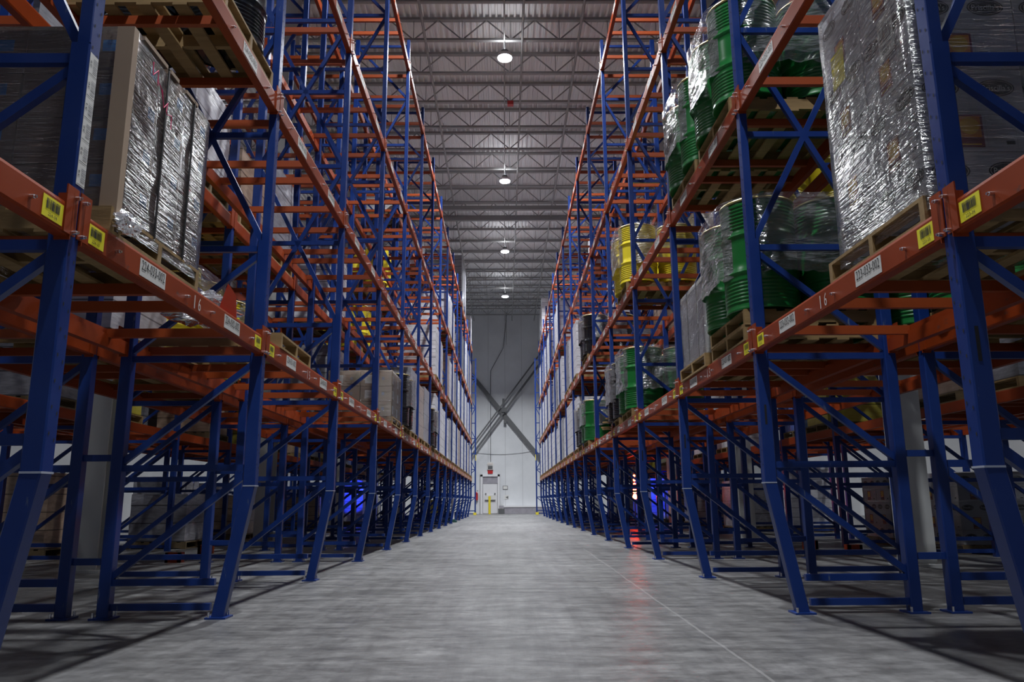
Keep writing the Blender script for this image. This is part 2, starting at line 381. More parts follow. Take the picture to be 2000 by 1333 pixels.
# door
dr = empty('door_1', (0, WY, 0)); dr['kind'] = 'structure'
b = MB(); b.box(-1.61,-1.60,-.05,0,0,2.48,'grey_print'); b.box(-.34,-.33,-.05,0,0,2.48,'grey_print'); b.box(-1.58,-1.44,-.12,0,0,2.45,'white_matte'); b.box(-.48,-.36,-.12,0,0,2.45,'white_matte'); b.box(-1.58,-.36,-.12,0,2.32,2.45,'white_matte'); put('door_frame', b, parent=dr)
b = MB(); b.box(-1.44,-.48,-.03,0,0,1.88,'black'); b.box(-1.42,-.50,-.08,-.03,.02,1.86,'white_matte'); put('door_panel', b, parent=dr)
b = MB(); b.box(-1.44,-.48,-.06,0,1.88,2.32,'grey_sheet'); put('door_window', b, parent=dr)
b = MB(); b.box(-1.3,-.62,-.16,-.1,.86,1.14,'white_label'); b.box(-1.3,-.62,-.17,-.1,.84,.87,'grey_steel'); b.box(-1.28,-1.2,-.14,-.08,1.2,1.28,'grey_steel'); b.box(-.7,-.62,-.14,-.08,1.2,1.28,'grey_steel'); put('push_bar', b, parent=dr)
ex = empty('exit_sign', (-.95, WY, 2.8)); tag(ex, 'grey exit light box with red panel above back wall door', 'sign')
b = MB(); b.box(-.19,.19,-.1,0,-.05,.42,'white_label'); put('housing', b, parent=ex)
b = MB(); b.box(-.15,.15,-.12,-.1,.0,.2,'grey_steel'); b.box(-.15,.15,-.12,-.1,.26,.36,'stencil'); put('grille', b, parent=ex)
b = MB(); b.box(-.16,.16,-.06,0,-.30,-.08,'red'); put('red_panel', b, parent=ex)
bo = MB(); bo.cyl((-.97,WY-1.6,0),(-.97,WY-1.6,1.08),.075,'yellow_paint',14); o = put('bollard', bo); tag(o, 'yellow steel bollard in front of the back wall door', 'bollard')
fe = empty('fire_extinguisher', (-1.83, WY-.15, .85)); tag(fe, 'red fire extinguisher on back wall left of the door', 'fire extinguisher')
b = MB(); b.cyl((0,.05,0),(0,.05,.42),.098,'red',12); b.cyl((0,0,.42),(0,0,.5),.09,'red',12,.03); put('bottle', b, parent=fe)
b = MB(); b.cyl((0,0,.5),(0,0,.6),.03,'white_matte',8); b.box(-.03,.03,.05,.15,.3,.5,'black'); b.box(-.02,.1,-.02,.02,.56,.6,'black'); put('valve', b, parent=fe)
b = MB(); b.box(-.17,.15,-.02,0,0,.24,'grey_steel'); b.box(-.14,.12,-.025,-.02,.03,.21,'white_label'); tag(put('notice_board', b, (.01,WY,1.5)), 'small framed notice right of the back wall door', 'notice')
b = MB(); b.box(-.12,.14,-.02,0,0,.26,'white_label'); b.add([(-.06,-.025,.12),(.12,-.025,.02),(.12,-.025,.2)], [(0,1,2)], 'grey_steel'); tag(put('wall_notice', b, (.07,WY,.9)), 'small white notice with grey mark beside the door', 'notice')
b = MB(); b.box(-.35,.05,-.5,-.1,0,.32,'grey_steel'); b.box(-.3,0,-.45,-.15,.36,.5,'grey_sheet'); b.box(-.28,-.02,-.43,-.17,.3,.37,'white_matte'); tag(put('floor_scale', b, (-.1,WY-.3,0)), 'small grey equipment box on floor right of the door', 'box')
for s, x in ((-1,-1.78),(1,1.98)):
    pass

# ------------------------------------------------------------------ lamps
def lamp(x, y, lbl, power=1.0):
    o = empty('high_bay_lamp', (x, y, LAMP_Z)); tag(o, lbl, 'lamp')
    b = MB(); b.cyl((0,0,.03),(0,0,.12),.19,'white_matte',20); b.cyl((0,0,.12),(0,0,.22),.1,'grey_steel',12); put('housing', b, parent=o)
    b = MB(); b.cyl((0,0,.0),(0,0,.03),.18,'lens',20); put('lens', b, parent=o)
    b = MB(); b.cyl((0,0,.22),(0,0,1.2),.012,'grey_steel',6); put('hanger', b, parent=o)
    ld = bpy.data.lights.new('lamp_light', 'AREA'); ld.shape = 'DISK'; ld.size = .36; ld.energy = LAMP_W*power; ld.color = (.95,.97,1.0); ld.spread = R(125)
    lo = bpy.data.objects.new('lamp_light', ld); COL.objects.link(lo); lo.parent = o; lo.location = (0,0,-.02)
    ud = bpy.data.lights.new('ceiling_fill_light', 'AREA'); ud.shape = 'DISK'; ud.size = .3; ud.energy = LAMP_W*.008; ud.color = (.95,.97,1.0)  # added upward fill that lifts the ceiling brightness, no real part of the fixture
    uo = bpy.data.objects.new('ceiling_fill_light', ud); COL.objects.link(uo); uo.parent = o; uo.location = (0,0,.24); uo.rotation_euler = (math.pi,0,0)
MT['lens'] = mat('lamp_lens', (1,1,1), .3, emit=(.85,.9,1), estr=40)
for i, y in enumerate(LAMP_YS):
    lamp(.04, y, 'bright round high-bay lamp over the aisle, %s' % ['above the camera','high out of sight ahead','nearest in view','second in view','third in view','farthest, by the back wall'][i], LAMP_P[i])
for x in SIDE_AISLES:
    for i, y in enumerate([6.2, 14.2, 22.2, 30.2, 38.2, 46.2]):
        lamp(x, y, 'high-bay lamp over the %s neighbouring aisle, %s from the camera' % (side(x), ORD[i+1]), .32)

# ------------------------------------------------------------------ upright frames
PW = .08
def ring(w_, c=.006, d=None):
    d = d or w_; a, e = w_/2, d/2
    return [(-a+c,-e,0),(a-c,-e,0),(a,-e+c,0),(a,e-c,0),(a-c,e,0),(-a+c,e,0),(-a,e-c,0),(-a,-e+c,0)]
def holes(b, z0, z1, face, step=.1016):
    """paired teardrop slots on the aisle face (normal -X) and single slots on the camera side"""
    z = z0
    while z < z1:
        for dy, dz in ((-.018, 0), (.02, .022)):
            b.disc((face-.0012, dy, z+dz), (0,-1,0), (0,0,1), .009, .017, 'hole', 8)
        z += step
def post_mesh(slant, near=False):
    b = MB(); r = ring(PW)
    if slant:
        rw = ring(.084, d=PW); rn = ring(.058, .004, PW)
        b.prism(rw, (.202,0,0), (.042,0,.876), 'blue'); b.prism(rw, (.042,0,.876), (.042,0,2.66), 'blue'); b.prism(rn, (.029,0,2.66), (.029,0,TOP), 'blue')
        b.box(-.0015,.0815,-.0415,.0415,.871,.879,'weld')
        holes(b, 1.0, TOP if near else 3.6, 0)
        b.box(.03,.045,-.0412,-.0405,1.28,1.42,'hole')
    else:
        b.prism(r, (.04,0,0), (.04,0,TOP), 'blue')
    return b.mesh('post')
def rear_mesh():
    b = MB(); b.prism(ring(PW), (DEPTH-.04,0,0), (DEPTH-.04,0,TOP), 'blue'); return b.mesh('post')
def plate_mesh(x):
    b = MB(); b.box(x-.07,x+.07,-.075,.075,0,.012,'blue')
    for dx, dy in ((-.05,-.058),(.05,.058)): b.cyl((x+dx,dy,.012),(x+dx,dy,.045),.009,'steel',8)
    return b.mesh('base_plate')
F_IN, R_IN = .078, DEPTH-.078
def hb(z, x0=F_IN):
    b = MB(); b.box(.05 if z > 2.7 else x0, R_IN, -.018, .018, z-.022, z+.022, 'blue'); return b.mesh('horizontal_brace')
def db(zf, zr):
    b = MB(); b.bar((.05 if min(zf, zr) > 2.5 else F_IN-.01,.0,zf), (R_IN+.01,.0,zr), .042, .036, 'blue', up=(0,1,0)); return b.mesh('diagonal_brace')
HB = [(.075,.26),(.235,.24),(1.0,F_IN),(1.775,F_IN),(2.60,F_IN),(3.51,F_IN),(4.40,F_IN),(5.3,F_IN),(6.2,F_IN),(7.1,F_IN),(8.0,F_IN),(9.08,F_IN)]
DB = [(.96,.27),(1.74,1.04),(2.56,1.83),(2.64,4.36),(4.36,2.64),(4.44,6.16),(6.16,4.44),(6.24,7.96),(7.96,6.24),(8.04,9.04)]
PM = {'near': post_mesh(True, True), 'slant': post_mesh(True), 'straight': post_mesh(False), 'rear': rear_mesh()}
HM = [hb(z, x) for z, x in HB]; DM = [db(*a) for a in DB]
BP = {True: plate_mesh(.20), False: plate_mesh(.04), 'rear': plate_mesh(DEPTH-.04)}
def bracing_mesh(straight=True):
    b = MB()
    for z, x in HB: b.box(F_IN, R_IN, -.02, .02, z-.025, z+.025, 'blue')
    for zf, zr in DB: b.bar((F_IN-.01,0,zf), (R_IN+.01,0,zr), .042, .036, 'blue', up=(0,1,0))
    return b.mesh('bracing')
BRM = bracing_mesh()
def whole_frame():
    b = MB()
    for x in (.04, DEPTH-.04): b.box(x-.04, x+.04, -.04, .04, 0, TOP, 'blue')
    for z, x in HB: b.box(F_IN, R_IN, -.02, .02, z-.025, z+.025, 'blue')
    for zf, zr in DB: b.bar((F_IN-.01,0,zf), (R_IN+.01,0,zr), .042, .036, 'blue', up=(0,1,0))
    return b.mesh('upright_frame')
WF = whole_frame()
def frame_label(s, row, k):
    pos = 'beside the camera' if k < 0 else '%s from the camera' % ORD[k+1]
    if row == 0: return 'blue upright frame with slanting front leg, %s, %s' % (pos.replace('the ',''), rown(s, row))
    return 'blue straight-legged upright frame, %s, %s of racks' % (pos, rown(s, row))
for s in (-1, 1):
    for k in range(-1, NB+1):
        o = empty('upright_frame', (X(s,0,0), YC(k), 0), RZ(s)); tag(o, frame_label(s,0,k), 'rack frame', 'upright frames along the aisle')
        put('post', PM['near' if k <= 1 else 'slant'], parent=o); put('post', PM['rear'], parent=o)
        put('base_plate', BP[True], parent=o); put('base_plate', BP['rear'], parent=o)
        for m in HM: put('horizontal_brace', m, parent=o)
        for m in DM: put('diagonal_brace', m, parent=o)
    for k in range(-1, NB+1):
        if k > 13: pass
        o = empty('upright_frame', (X(s,1,0), YC(k), 0), RZ(s)); tag(o, frame_label(s,1,k), 'rack frame', 'upright frames of the second rows')
        put('post', PM['straight'], parent=o); put('post', PM['rear'], parent=o); put('bracing', BRM, parent=o)
        put('base_plate', BP[False], parent=o); put('base_plate', BP['rear'], parent=o)
    for row in (2, 3):
        for k in range(1, NB+1):
            o = put('upright_frame', WF, (X(s,row,0), YC(k), 0), RZ(s)); tag(o, frame_label(s,row,k), 'rack frame', 'upright frames of the far rows')
    # row spacers between first and second row
    for k in range(0, 5):
        for z in (.35, 1.05):
            a = X(s,0,DEPTH); c = X(s,1,0)
            b = MB(); b.box(min(a,c), max(a,c), YC(k)-.018, YC(k)+.018, z, z+.045, 'blue')
            tag(put('row_spacer', b), 'short blue %s spacer tying first and second %s rows at frame %s' % ('lower' if z < .5 else 'upper', side(s), ORD[k+1]), 'row spacer', 'row spacers')
    # straight end frame standing by the back wall
    o = empty('end_frame', (s*(FACE[s]-.03), 45.9, 0), RZ(s)); tag(o, 'straight blue frame standing alone at the far end of the %s racks' % side(s), 'rack frame')
    put('post', PM['straight'], parent=o); put('post', PM['rear'], parent=o); put('bracing', BRM, parent=o)
    g = MB(); g.box(-.03,.14,-.14,.06,0,.14,'yellow_paint'); g.box(-.004,.03,-.045,.045,3.1,3.45,'yellow_paint'); put('foot_guard', g, parent=o)

# ------------------------------------------------------------------ load beams
BL = BAY-PW
def beam_mesh():
    b = MB(); pr = [(.0,0,0),(.05,0,0),(.05,0,BH-.04),(.032,0,BH-.04),(.032,0,BH),(.0,0,BH),(-.003,0,BH-.012),(-.003,0,.012)]
    b.prism(pr, (0,-BL/2,0), (0,BL/2,0), 'orange'); return b.mesh('rack_crossbeam')
def conn_mesh(e):
    """end connector at the +Y (e=1) or -Y (e=-1) end of a beam"""
    b = MB(); y = e*BL/2; z0, z1 = -.012, BH+.075
    b.box(-.009, -.003, min(y-e*.05, y+e*.031), max(y-e*.05, y+e*.031), z0+.02, z1, 'orange')
    b.box(-.009, .055, min(y, y-e*.005), max(y, y-e*.005), z0, z1-.02, 'orange')
    return b.mesh('end_connector')
def bolt_mesh():
    b = MB(); b.cyl((-.018,0,0),(0,0,0),.009,'steel',8); b.cyl((-.026,0,0),(-.018,0,0),.006,'steel',8); return b.mesh('bolt')
BMESH, CM, BOLT = beam_mesh(), {e: conn_mesh(e) for e in (-1,1)}, bolt_mesh()
def barcode(txt):
    b = MB(); w_, h = .135, .085; f = (0,-1,0); u = (0,0,1)
    b.box(-.0015,0,-w_/2,w_/2,-h/2,h/2,'yellow_label')
    rr = random.Random(sum(map(ord, txt))); y = -.042
    while y < .042:
        ww = rr.choice([.0015,.0025,.0045]); b.quad((-.003, y+ww/2, .012), f, u, ww, .04, 'black'); y += ww+rr.choice([.0015,.002,.003])
    b.text(txt, (-.003,0,-.027), f, u, .06, .014, 'black'); return b.mesh('barcode_label')
def loclabel(txt):
    b = MB(); w_, h = .28, .085; b.box(-.0015,0,-w_/2,w_/2,-h/2,h/2,'white_label')
    b.text(txt, (-.003,0,.012), (0,-1,0), (0,0,1), .25, .048, 'black'); return b.mesh('location_label')
def stencil(txt):
    b = MB()
    for i, ch in enumerate(txt):
        b.text(ch, (-.0045, .035-.07*i, 0), (0,-1,0), (0,0,1), .012 if ch == '1' else .035, .075, 'stencil')
    return b.mesh('stencil_number')
def make_beam(s, row, k, lv, rear, detail):
    u = DEPTH if rear else 0
    rz = RZ(s)+(math.pi if rear else 0)
    y = YC(k)+BAY/2; z = LEVELS[lv]
    o = put('rack_crossbeam', BMESH, (X(s,row,u), y, z), rz)
    kk = 'beside the camera' if k < 0 else '%s bay' % ORD[k+1]
    tag(o, 'orange %s load beam, %s level, %s of the %s' % ('rear' if rear else 'front', LVN[lv], kk, rown(s,row)), 'load beam', 'load beams')
    if detail >= 1:
        cn = {e: put('end_connector', CM[e], parent=o) for e in (-1, 1)}
    sg = 1 if s > 0 else -1                # local y = sg * world y offset
    def at(name, me, wy, zz, x=-.003):
        put(name, me, (x, sg*(wy-y), zz), 0, o)
    if detail >= 2 and not rear:
        pre = '224' if s < 0 else '223'; n2 = 33-2*k
        if k <= 5:
            for dy in BARY: at('bolt', BOLT, YC(k)+dy, .06)
        if k <= 3:
            for e in (-1, 1):
                for zz in (.02, .165): put('bolt', BOLT, (-.009, e*(BL/2+.012), zz), 0, cn[e])
        lz = .065
        if lv == 0:
            at('barcode_label', barcode('%s-%02d' % (pre, n2)), YC(k)+.155, lz); at('barcode_label', barcode('%s-%02d' % (pre, n2-1+0)), YC(k+1)-.165, lz)
            at('stencil_number', stencil(str(16-k)), YC(k)+1.25, .06)
        if lv < 4:
            at('location_label', loclabel('%s-%03d-%03d' % (pre, n2, lv+2)), YC(k)+.70, lz)
            at('location_label', loclabel('%s-%03d-%03d' % (pre, n2-1, lv+2)), YC(k)+1.83, lz)
cand = []
for s in (-1, 1):
    for row in range(4):
        for k in range(-1 if row < 2 else 1, NB):
            for lv in range(4):
                for rear in (0, 1):
                    x = X(s,row,DEPTH*rear); y = YC(k)+BAY/2; z = LEVELS[lv]
                    vis = any(in_view(x, yy, z, 30) for yy in (YC(k)+.1, y, YC(k+1)-.1))
                    if not vis: continue
                    d = math.sqrt(x*x+y*y+(z-CAM_H)**2)
                    pr = d*(1 if row == 0 else 2.2 if row == 1 else 4)*(1 if not rear else 1.25)
                    cand.append((pr, s, row, k, lv, rear))
cand.sort()
rest = MB()
for i, (pr, s, row, k, lv, rear) in enumerate(cand):
    if i < 300: make_beam(s, row, k, lv, rear, 2 if row == 0 else 1 if (row == 1 and k < 4) else 0)
    else:
        x = X(s,row,DEPTH*rear); inn = s*(-.05 if rear else .05)
        rest.box(min(x,x+inn), max(x,x+inn), YC(k)+.04, YC(k+1)-.04, LEVELS[lv], LEVELS[lv]+BH, 'orange')
tag(put('distant_load_beams', rest), 'many orange load beams of the rack rows far behind', 'load beams', kind='stuff')

# pallet support bars
def bar_mesh():
    b = MB(); b.box(.034, DEPTH-.034, -.02, .02, BH-.062, BH-.002, 'orange_clean'); return b.mesh('support_bar')
BARM = bar_mesh()
cand = []
for s in (-1, 1):
    for row in range(4):
        for k in range(-1 if row < 2 else 1, NB):
            for lv in range(4):
                for j, dy in enumerate(BARY):
                    x = X(s,row,.5); y = YC(k)+dy; z = LEVELS[lv]+.1
                    if not (in_view(x, y, z, 60) or in_view(X(s,row,0), y, z, 20)): continue
                    d = math.sqrt(x*x+y*y+(z-CAM_H)**2)*(1 if row == 0 else 2 if row == 1 else 4)
                    cand.append((d, s, row, k, lv, j))
cand.sort(); rest = MB()
for i, (pr, s, row, k, lv, j) in enumerate(cand):
    y = YC(k)+BARY[j]; x0, x1 = sorted((X(s,row,.034), X(s,row,DEPTH-.034)))
    if i < 300:
        o = put('support_bar', BARM, (X(s,row,0), y, LEVELS[lv]), RZ(s))
        kk = 'the bay beside the camera' if k < 0 else '%s bay' % ORD[k+1]
        tag(o, 'orange pallet support bar, %s in %s, %s level, %s' % (ORD[j+1], kk, LVN[lv], rown(s,row)), 'support bar', 'pallet support bars')
    else: rest.box(x0, x1, y-.02, y+.02, LEVELS[lv]+BH-.062, LEVELS[lv]+BH-.002, 'orange_clean')
tag(put('distant_support_bars', rest), 'many orange pallet support bars in the farther rack bays', 'support bars', kind='stuff')

# upright barcode strips on posts
def strip(s, k, z0, z1, n, lbl, wide=.062):
    b = MB(); x = s*(FACE[s])-s*.002; y = YC(k)
    f = (0, 1 if s < 0 else -1, 0)
    b.box(min(x,x+s*.0015), max(x,x+s*.0015), y-wide/2, y+wide/2, z0, z1, 'white_label')
    h = (z1-z0)/n; rr = random.Random(3)
    for i in range(n):
        zc = z0+h*(i+.5); xx = x-s*.0012
        b.quad((xx,y,z0+h*i+.004), f, (0,0,1), wide*.95, .0025, 'black')
        zz = zc-h*.28
        while zz < zc+h*.3:
            ww = rr.choice([.002,.003,.005]); b.quad((xx,y+.012*f[1],zz), f, (0,0,1), wide*.5, ww, 'grey_print'); zz += ww+.004
        b.text('%d' % (34-i), (xx,y-.02*f[1],zc), (0,0,1), (0,-f[1],0), .03, .012, 'black')
    tag(put('rack_label_strip', b), lbl, 'label strip')
strip(-1, 0, 2.03, 2.62, 6, 'white strip of barcodes up the near left upright above its beam')
strip(-1, 4, 1.06, 1.62, 5, 'white label strip low on a left upright under the lowest beam')

# ------------------------------------------------------------------ pallets
def pallet_meshes(wd='wood'):
    """1.0 along Y, 1.02 along X, .12 high; origin at the centre of the underside"""
    lx, ly = .51, .5
    t = MB(); n = 7
    for i in range(n):
        y0 = -ly+i*(1.0-.09)/(n-1); t.box(-lx, lx, y0, y0+.09, .103, .12, wd)
    bt = MB()
    for y0 in (-ly, -.27, -.045, .18, ly-.09): bt.box(-lx, lx, y0, y0+.09, 0, .016, wd)
    st = MB(); st.box(-.02,.02,-ly,ly,.016,.103,wd)
    t2 = MB()
    for i in range(n):
        x0 = -lx+i*(1.02-.09)/(n-1); t2.box(x0, x0+.09, -ly, ly, .103, .12, wd)
    b2 = MB()
    for x0 in (-lx, -.27, -.045, .18, lx-.09): b2.box(x0, x0+.09, -ly, ly, 0, .016, wd)
    s2 = MB(); s2.box(-lx,lx,-.02,.02,.016,.103,wd)
    w_ = MB(); 
    for p in (t2, b2): w_.v += [] 
    allm = MB()
    for i in range(n):
        x0 = -lx+i*(1.02-.09)/(n-1); allm.box(x0, x0+.09, -ly, ly, .103, .12, wd)
    for x0 in (-lx, -.045, lx-.09): allm.box(x0, x0+.09, -ly, ly, 0, .016, wd)
    for y0 in (-ly+.0, -.02, ly-.04): allm.box(-lx, lx, y0, y0+.04, .016, .103, wd)
    return t2.mesh('top_boards'), b2.mesh('bottom_boards'), s2.mesh('stringer'), allm.mesh('pallet')
PMS = {'wood': pallet_meshes('wood'), 'wood_dark': pallet_meshes('wood_dark')}
def pallet(x, y, z, label, near=True, wd='wood', rz=0, group='wooden pallets', name='wooden_pallet'):
    t, bt, st, al = PMS[wd]
    if near:
        o = empty(name, (x, y, z), rz); put('top_boards', t, parent=o); put('bottom_boards', bt, parent=o)
        for yy in (-.48, 0, .48): put('stringer', st, (0,yy,0), 0, o)
    else: o = put(name, al, (x, y, z), rz)
    return tag(o, label, 'pallet', group)
LZ = [l+BH for l in LEVELS]
def slot(s, row, k, p, dx=.0):
    """centre of pallet position p (0 near, 1 far) in bay k"""
    return X(s, row, .51+dx), YC(k)+(.68 if p == 0 else 1.84)
PH = .12
def where(s, row, k, lv, p):
    w_ = '%s bay %s half' % (ORD[k+1], 'near' if p == 0 else 'far')
    return '%s level, %s, %s' % (LVN[lv], w_, rown(s, row))

# ------------------------------------------------------------------ film shells
def film_shell(name, x0, x1, y0, y1, z0, z1, material, amp=.008, seed=0, top=True, res=.06, parent=None, skirt=0):
    """a wrinkled film skin around a box (world coordinates relative to parent)"""
    b = MB(); per = []
    nx, ny = max(2, int((x1-x0)/res)), max(2, int((y1-y0)/res)); nz = max(2, int((z1-z0)/res))
    for i in range(nx): per.append((x0+(x1-x0)*i/nx, y0, 0, -1))
    for i in range(ny): per.append((x1, y0+(y1-y0)*i/ny, 1, 0))
    for i in range(nx): per.append((x1-(x1-x0)*i/nx, y1, 0, 1))
    for i in range(ny): per.append((x0, y1-(y1-y0)*i/ny, -1, 0))
    n = len(per); vs = []; fs = []
    for j in range(nz+1):
        z = z0+(z1-z0)*j/nz
        for x, y, a, c in per:
            d = noise.noise(Vector((x*5+seed, y*5, z*9)))*amp+amp*.8+noise.noise(Vector((x*1.5, y*1.5+seed, z*30)))*amp*.5
            zz = z
            if j == 0 and skirt: zz = z-abs(noise.noise(Vector((x*7, y*7+seed, 1))))*skirt
            vs.append((x+a*d, y+c*d, zz))
    for j in range(nz):
        for i in range(n): fs.append((j*n+i, j*n+(i+1)%n, (j+1)*n+(i+1)%n, (j+1)*n+i))
    if top:
        vs.append(((x0+x1)/2, (y0+y1)/2, z1+amp)); c = len(vs)-1
        for i in range(n): fs.append((nz*n+i, nz*n+(i+1)%n, c))
    b.add(vs, fs, material, True)
    return put(name, b, parent=parent)

# ------------------------------------------------------------------ carton stacks
def carton_mesh(lx, ly, h, kind, variant=0):
    b = MB(); g = .004; base = {'white':'carton_white','brown':'cardboard','light':'cardboard_light'}[kind]
    b.box(-lx/2+g, lx/2-g, -ly/2+g, ly/2-g, g*.5, h-g*.5, base)
    fcs = [((-lx/2+g-.0008,0,h/2), (0,-1,0), ly), ((lx/2-g+.0008,0,h/2), (0,1,0), ly), ((0,-ly/2+g-.0008,h/2), (1,0,0), lx), ((0,ly/2-g+.0008,h/2), (-1,0,0), lx)]
    for c, r, wd in fcs:
        c = Vector(c); r = Vector(r); n = Vector((r.y, -r.x, 0)).normalized()
        nn = n if n.dot(c) > 0 else -n; e = nn*.0008; u = Vector((0,0,1))
        if kind == 'white':
            if variant == 0:
                for dx in ((-.13, .12) if wd > .3 else (0,)):
                    b.disc(c+r*dx+u*.01, r, u, .17, h*.42, 'black', 22)
                    b.disc(c+r*dx+u*.01+e*.5, r, u, .155, h*.36, 'stencil', 22); b.disc(c+r*dx+u*.01+e, r, u, .15, h*.345, 'black', 22)
                    b.text("Priscilla's", c+r*dx+u*.01+e*2, r, u, .125, h*.15, 'white_label')
                    b.quad(c+r*dx-u*h*.3, r, u, .11, .004, 'grey_print')
            else:
                pc = c-r*.02
                b.quad(pc, r, u, .12, h*.78, 'maroon'); b.quad(pc+u*h*.1+e, r, u, .10, h*.5, 'sun'); b.disc(pc+u*h*.12+e*2, r, u, .085, h*.42, 'sunyellow')
                b.quad(pc-u*h*.32+e, r, u, .09, .005, 'sunyellow')
                q = c+r*.12
                for sx in (-1,1): b.quad(q+r*.066*sx, r, u, .0015, h*.76, 'grey_print')
                for sz in (-1,1): b.quad(q+u*h*.38*sz, r, u, .133, .0015, 'grey_print')
                for i in range(6): b.quad(q+u*(h*.26-i*.022)-r*.01, r, u, .08-.01*(i%3), .003, 'grey_print')
                b.quad(q+r*.035-u*h*.28, r, u, .04, .018, 'black')
        elif kind == 'brown':
            b.quad(c+r*(wd*.3)+u*.03, r, u, .07, .06, 'blue_label')
            b.quad(c+u*0+e, r, u, wd-.02, .002, 'grey_print')
        else:
            b.quad(c+r*(-wd*.2)-u*.01, r, u, .15, h*.55, 'white_label')
            for i in range(4): b.quad(c+r*(-wd*.2)+u*(.03-i*.018)+e, r, u, .11-.02*(i%2), .005, 'grey_print')
            b.quad(c+r*(wd*.22)+u*0, r, u, .04, .05, 'grey_print')
    return b.mesh('carton')
def carton_stack(x, y, z, nx, ny, nz, w_, d, h, kind, label, film='film', jitter=.004, cap=None):
    """nx cartons along X, ny along Y; z is the underside"""
    o = empty('wrapped_carton_stack', (x, y, z)); tag(o, label, 'wrapped cartons')
    cw, cd = w_/nx, d/ny
    ms = [carton_mesh(cw, cd, h, kind, v) for v in (0, 1)]
    for iz in range(nz):
        for ix in range(nx):
            for iy in range(ny):
                if 0 < ix < nx-1 and 0 < iy < ny-1 and iz < nz-1: continue
                m = ms[(iz+(1 if (ix+iy) % 5 == 4 else 0)) % 2] if kind == 'white' else ms[0]
                c = put('carton', m, (-w_/2+cw*(ix+.5)+rnd.uniform(-jitter,jitter), -d/2+cd*(iy+.5)+rnd.uniform(-jitter,jitter), iz*h), 0, o)
    if film: film_shell('stretch_film', -w_/2-.006, w_/2+.006, -d/2-.006, d/2+.006, -.07, nz*h+.01, film, .004, rnd.random()*50, parent=o)
    return o

# near right: white printed cartons; near left: brown cartons
s = 1; xr = X(1,0,.53); yr = 3.63
pallet(xr-.01, 3.66, LZ[0], 'wooden pallet under the white printed cartons nearest on the right', group=None)
cs = carton_stack(X(1,0,.52), 3.59, LZ[0]+PH, 2, 2, 7, .98, .88, .2, 'white', 'tall shrink-wrapped stack of white printed cartons nearest on the right rack')
b = MB(); b.box(-.498,-.496,.18,.33,.92,1.12,'yellow_paper'); put('yellow_tag', b, parent=cs)
b = MB(); b.box(-.499,-.497,-.33,-.19,.78,.99,'white_label')
for i in range(11): b.quad((-.5,-.31+i*.01,.9), (0,-1,0), (0,0,1), [.003,.005,.002][i%3], .08, 'black')
b.quad((-.5,-.26,.84), (0,-1,0), (0,0,1), .11, .008, 'black'); b.text('0021', (-.5,-.26,.81), (0,-1,0), (0,0,1), .08, .02, 'black')
lb = put('shipping_label', b, parent=cs)
pallet(X(-1,0,.51), 3.75, LZ[0], 'wooden pallet under the brown wrapped cartons nearest on the left', group=None, wd='wood')
cs = carton_stack(X(-1,0,.50), 3.77, LZ[0]+PH, 2, 3, 4, .98, .94, .225, 'brown', 'strapped shrink-wrapped stack of brown cartons nearest on the left rack', film='film_milky' if 0 else 'film')
for yy in (-.1, .24):
    b = MB(); t = .007
    for (a, c) in (((.502,yy,-.0),(.502,yy,.905)), ((-.502,yy,0),(-.502,yy,.905)), ((-.505,yy,.915),(.505,yy,.915)), ((-.505,yy,-.002),(.505,yy,-.002))):
        b.bar(a, c, .006, .012, 'strap', up=(0,1,0))
    put('strap', b, parent=cs)
b = MB()
for (y0, y1) in ((-.38,-.12),(-.08,.02),(.12,.28)):
    b = MB(); b.box(.44,.504,y0,y1,.905,.925,'cardboard_light'); put('edge_board', b, parent=cs)
b = MB(); b.box(.43,.502,-.497,-.487,-.03,.9,'cardboard_light'); b.box(.502,.510,-.497,-.45,-.03,.9,'cardboard_light')
put('edge_board', b, parent=cs)
b = MB(); pts = [(.524,-.33+.018*i+.02*math.cos(i*1.9), .82+.035*math.sin(i*2.6)-.014*i) for i in range(16)]; b.tube(pts, .0025, 'pink', 5)
put('marker_scribble', b, parent=cs)
# crumpled film pieces
def crumple(name, c, r, seed, material, label, cat, flat=.6, n=22, m=16, parent=None):
    b = MB(); vs = []; fs = []
    for i in range(m+1):
        th = math.pi*i/m
        for j in range(n):
            ph = 2*math.pi*j/n; v = Vector((math.sin(th)*math.cos(ph), math.sin(th)*math.sin(ph), math.cos(th)))
            k = 1+.5*noise.noise(v*2.2+Vector((seed,)*3))+.35*noise.noise(v*6+Vector((seed,)*3))
            vs.append((v.x*r[0]*k, v.y*r[1]*k, max(0, r[2]+v.z*r[2]*k*.95)))
    for i in range(m):
        for j in range(n): fs.append((i*n+j, i*n+(j+1)%n, (i+1)*n+(j+1)%n, (i+1)*n+j))
    b.add(vs, fs, material, False); o = put(name, b, c, parent=parent)
    if label: tag(o, label, cat)
    return o
o = crumple('film_bunch', (.54,-.46,-.11), (.05,.07,.05), 3, 'film_milky', None, None, parent=cs)
crumple('crumpled_film', (X(-1,0,.28), 5.06, LZ[0]), (.2,.26,.10), 9, 'film_milky', 'crumpled white plastic wrap on the lowest left level past the brown cartons', 'plastic wrap')
b = MB(); b.add([(0,-.18,0),(0,.14,.0),(.03,.02,.14),(.04,-.16,.17)], [(0,1,2,3)], 'orange_sheet'); b.add([(.003,-.18,0),(.003,.14,.0),(.033,.02,.14),(.043,-.16,.17)], [(3,2,1,0)], 'orange_sheet')
tag(put('orange_sheet', b, (X(-1,0,.03), 4.84, LZ[0])), 'bright orange paper sheet leaning by the crumpled plastic wrap', 'paper')

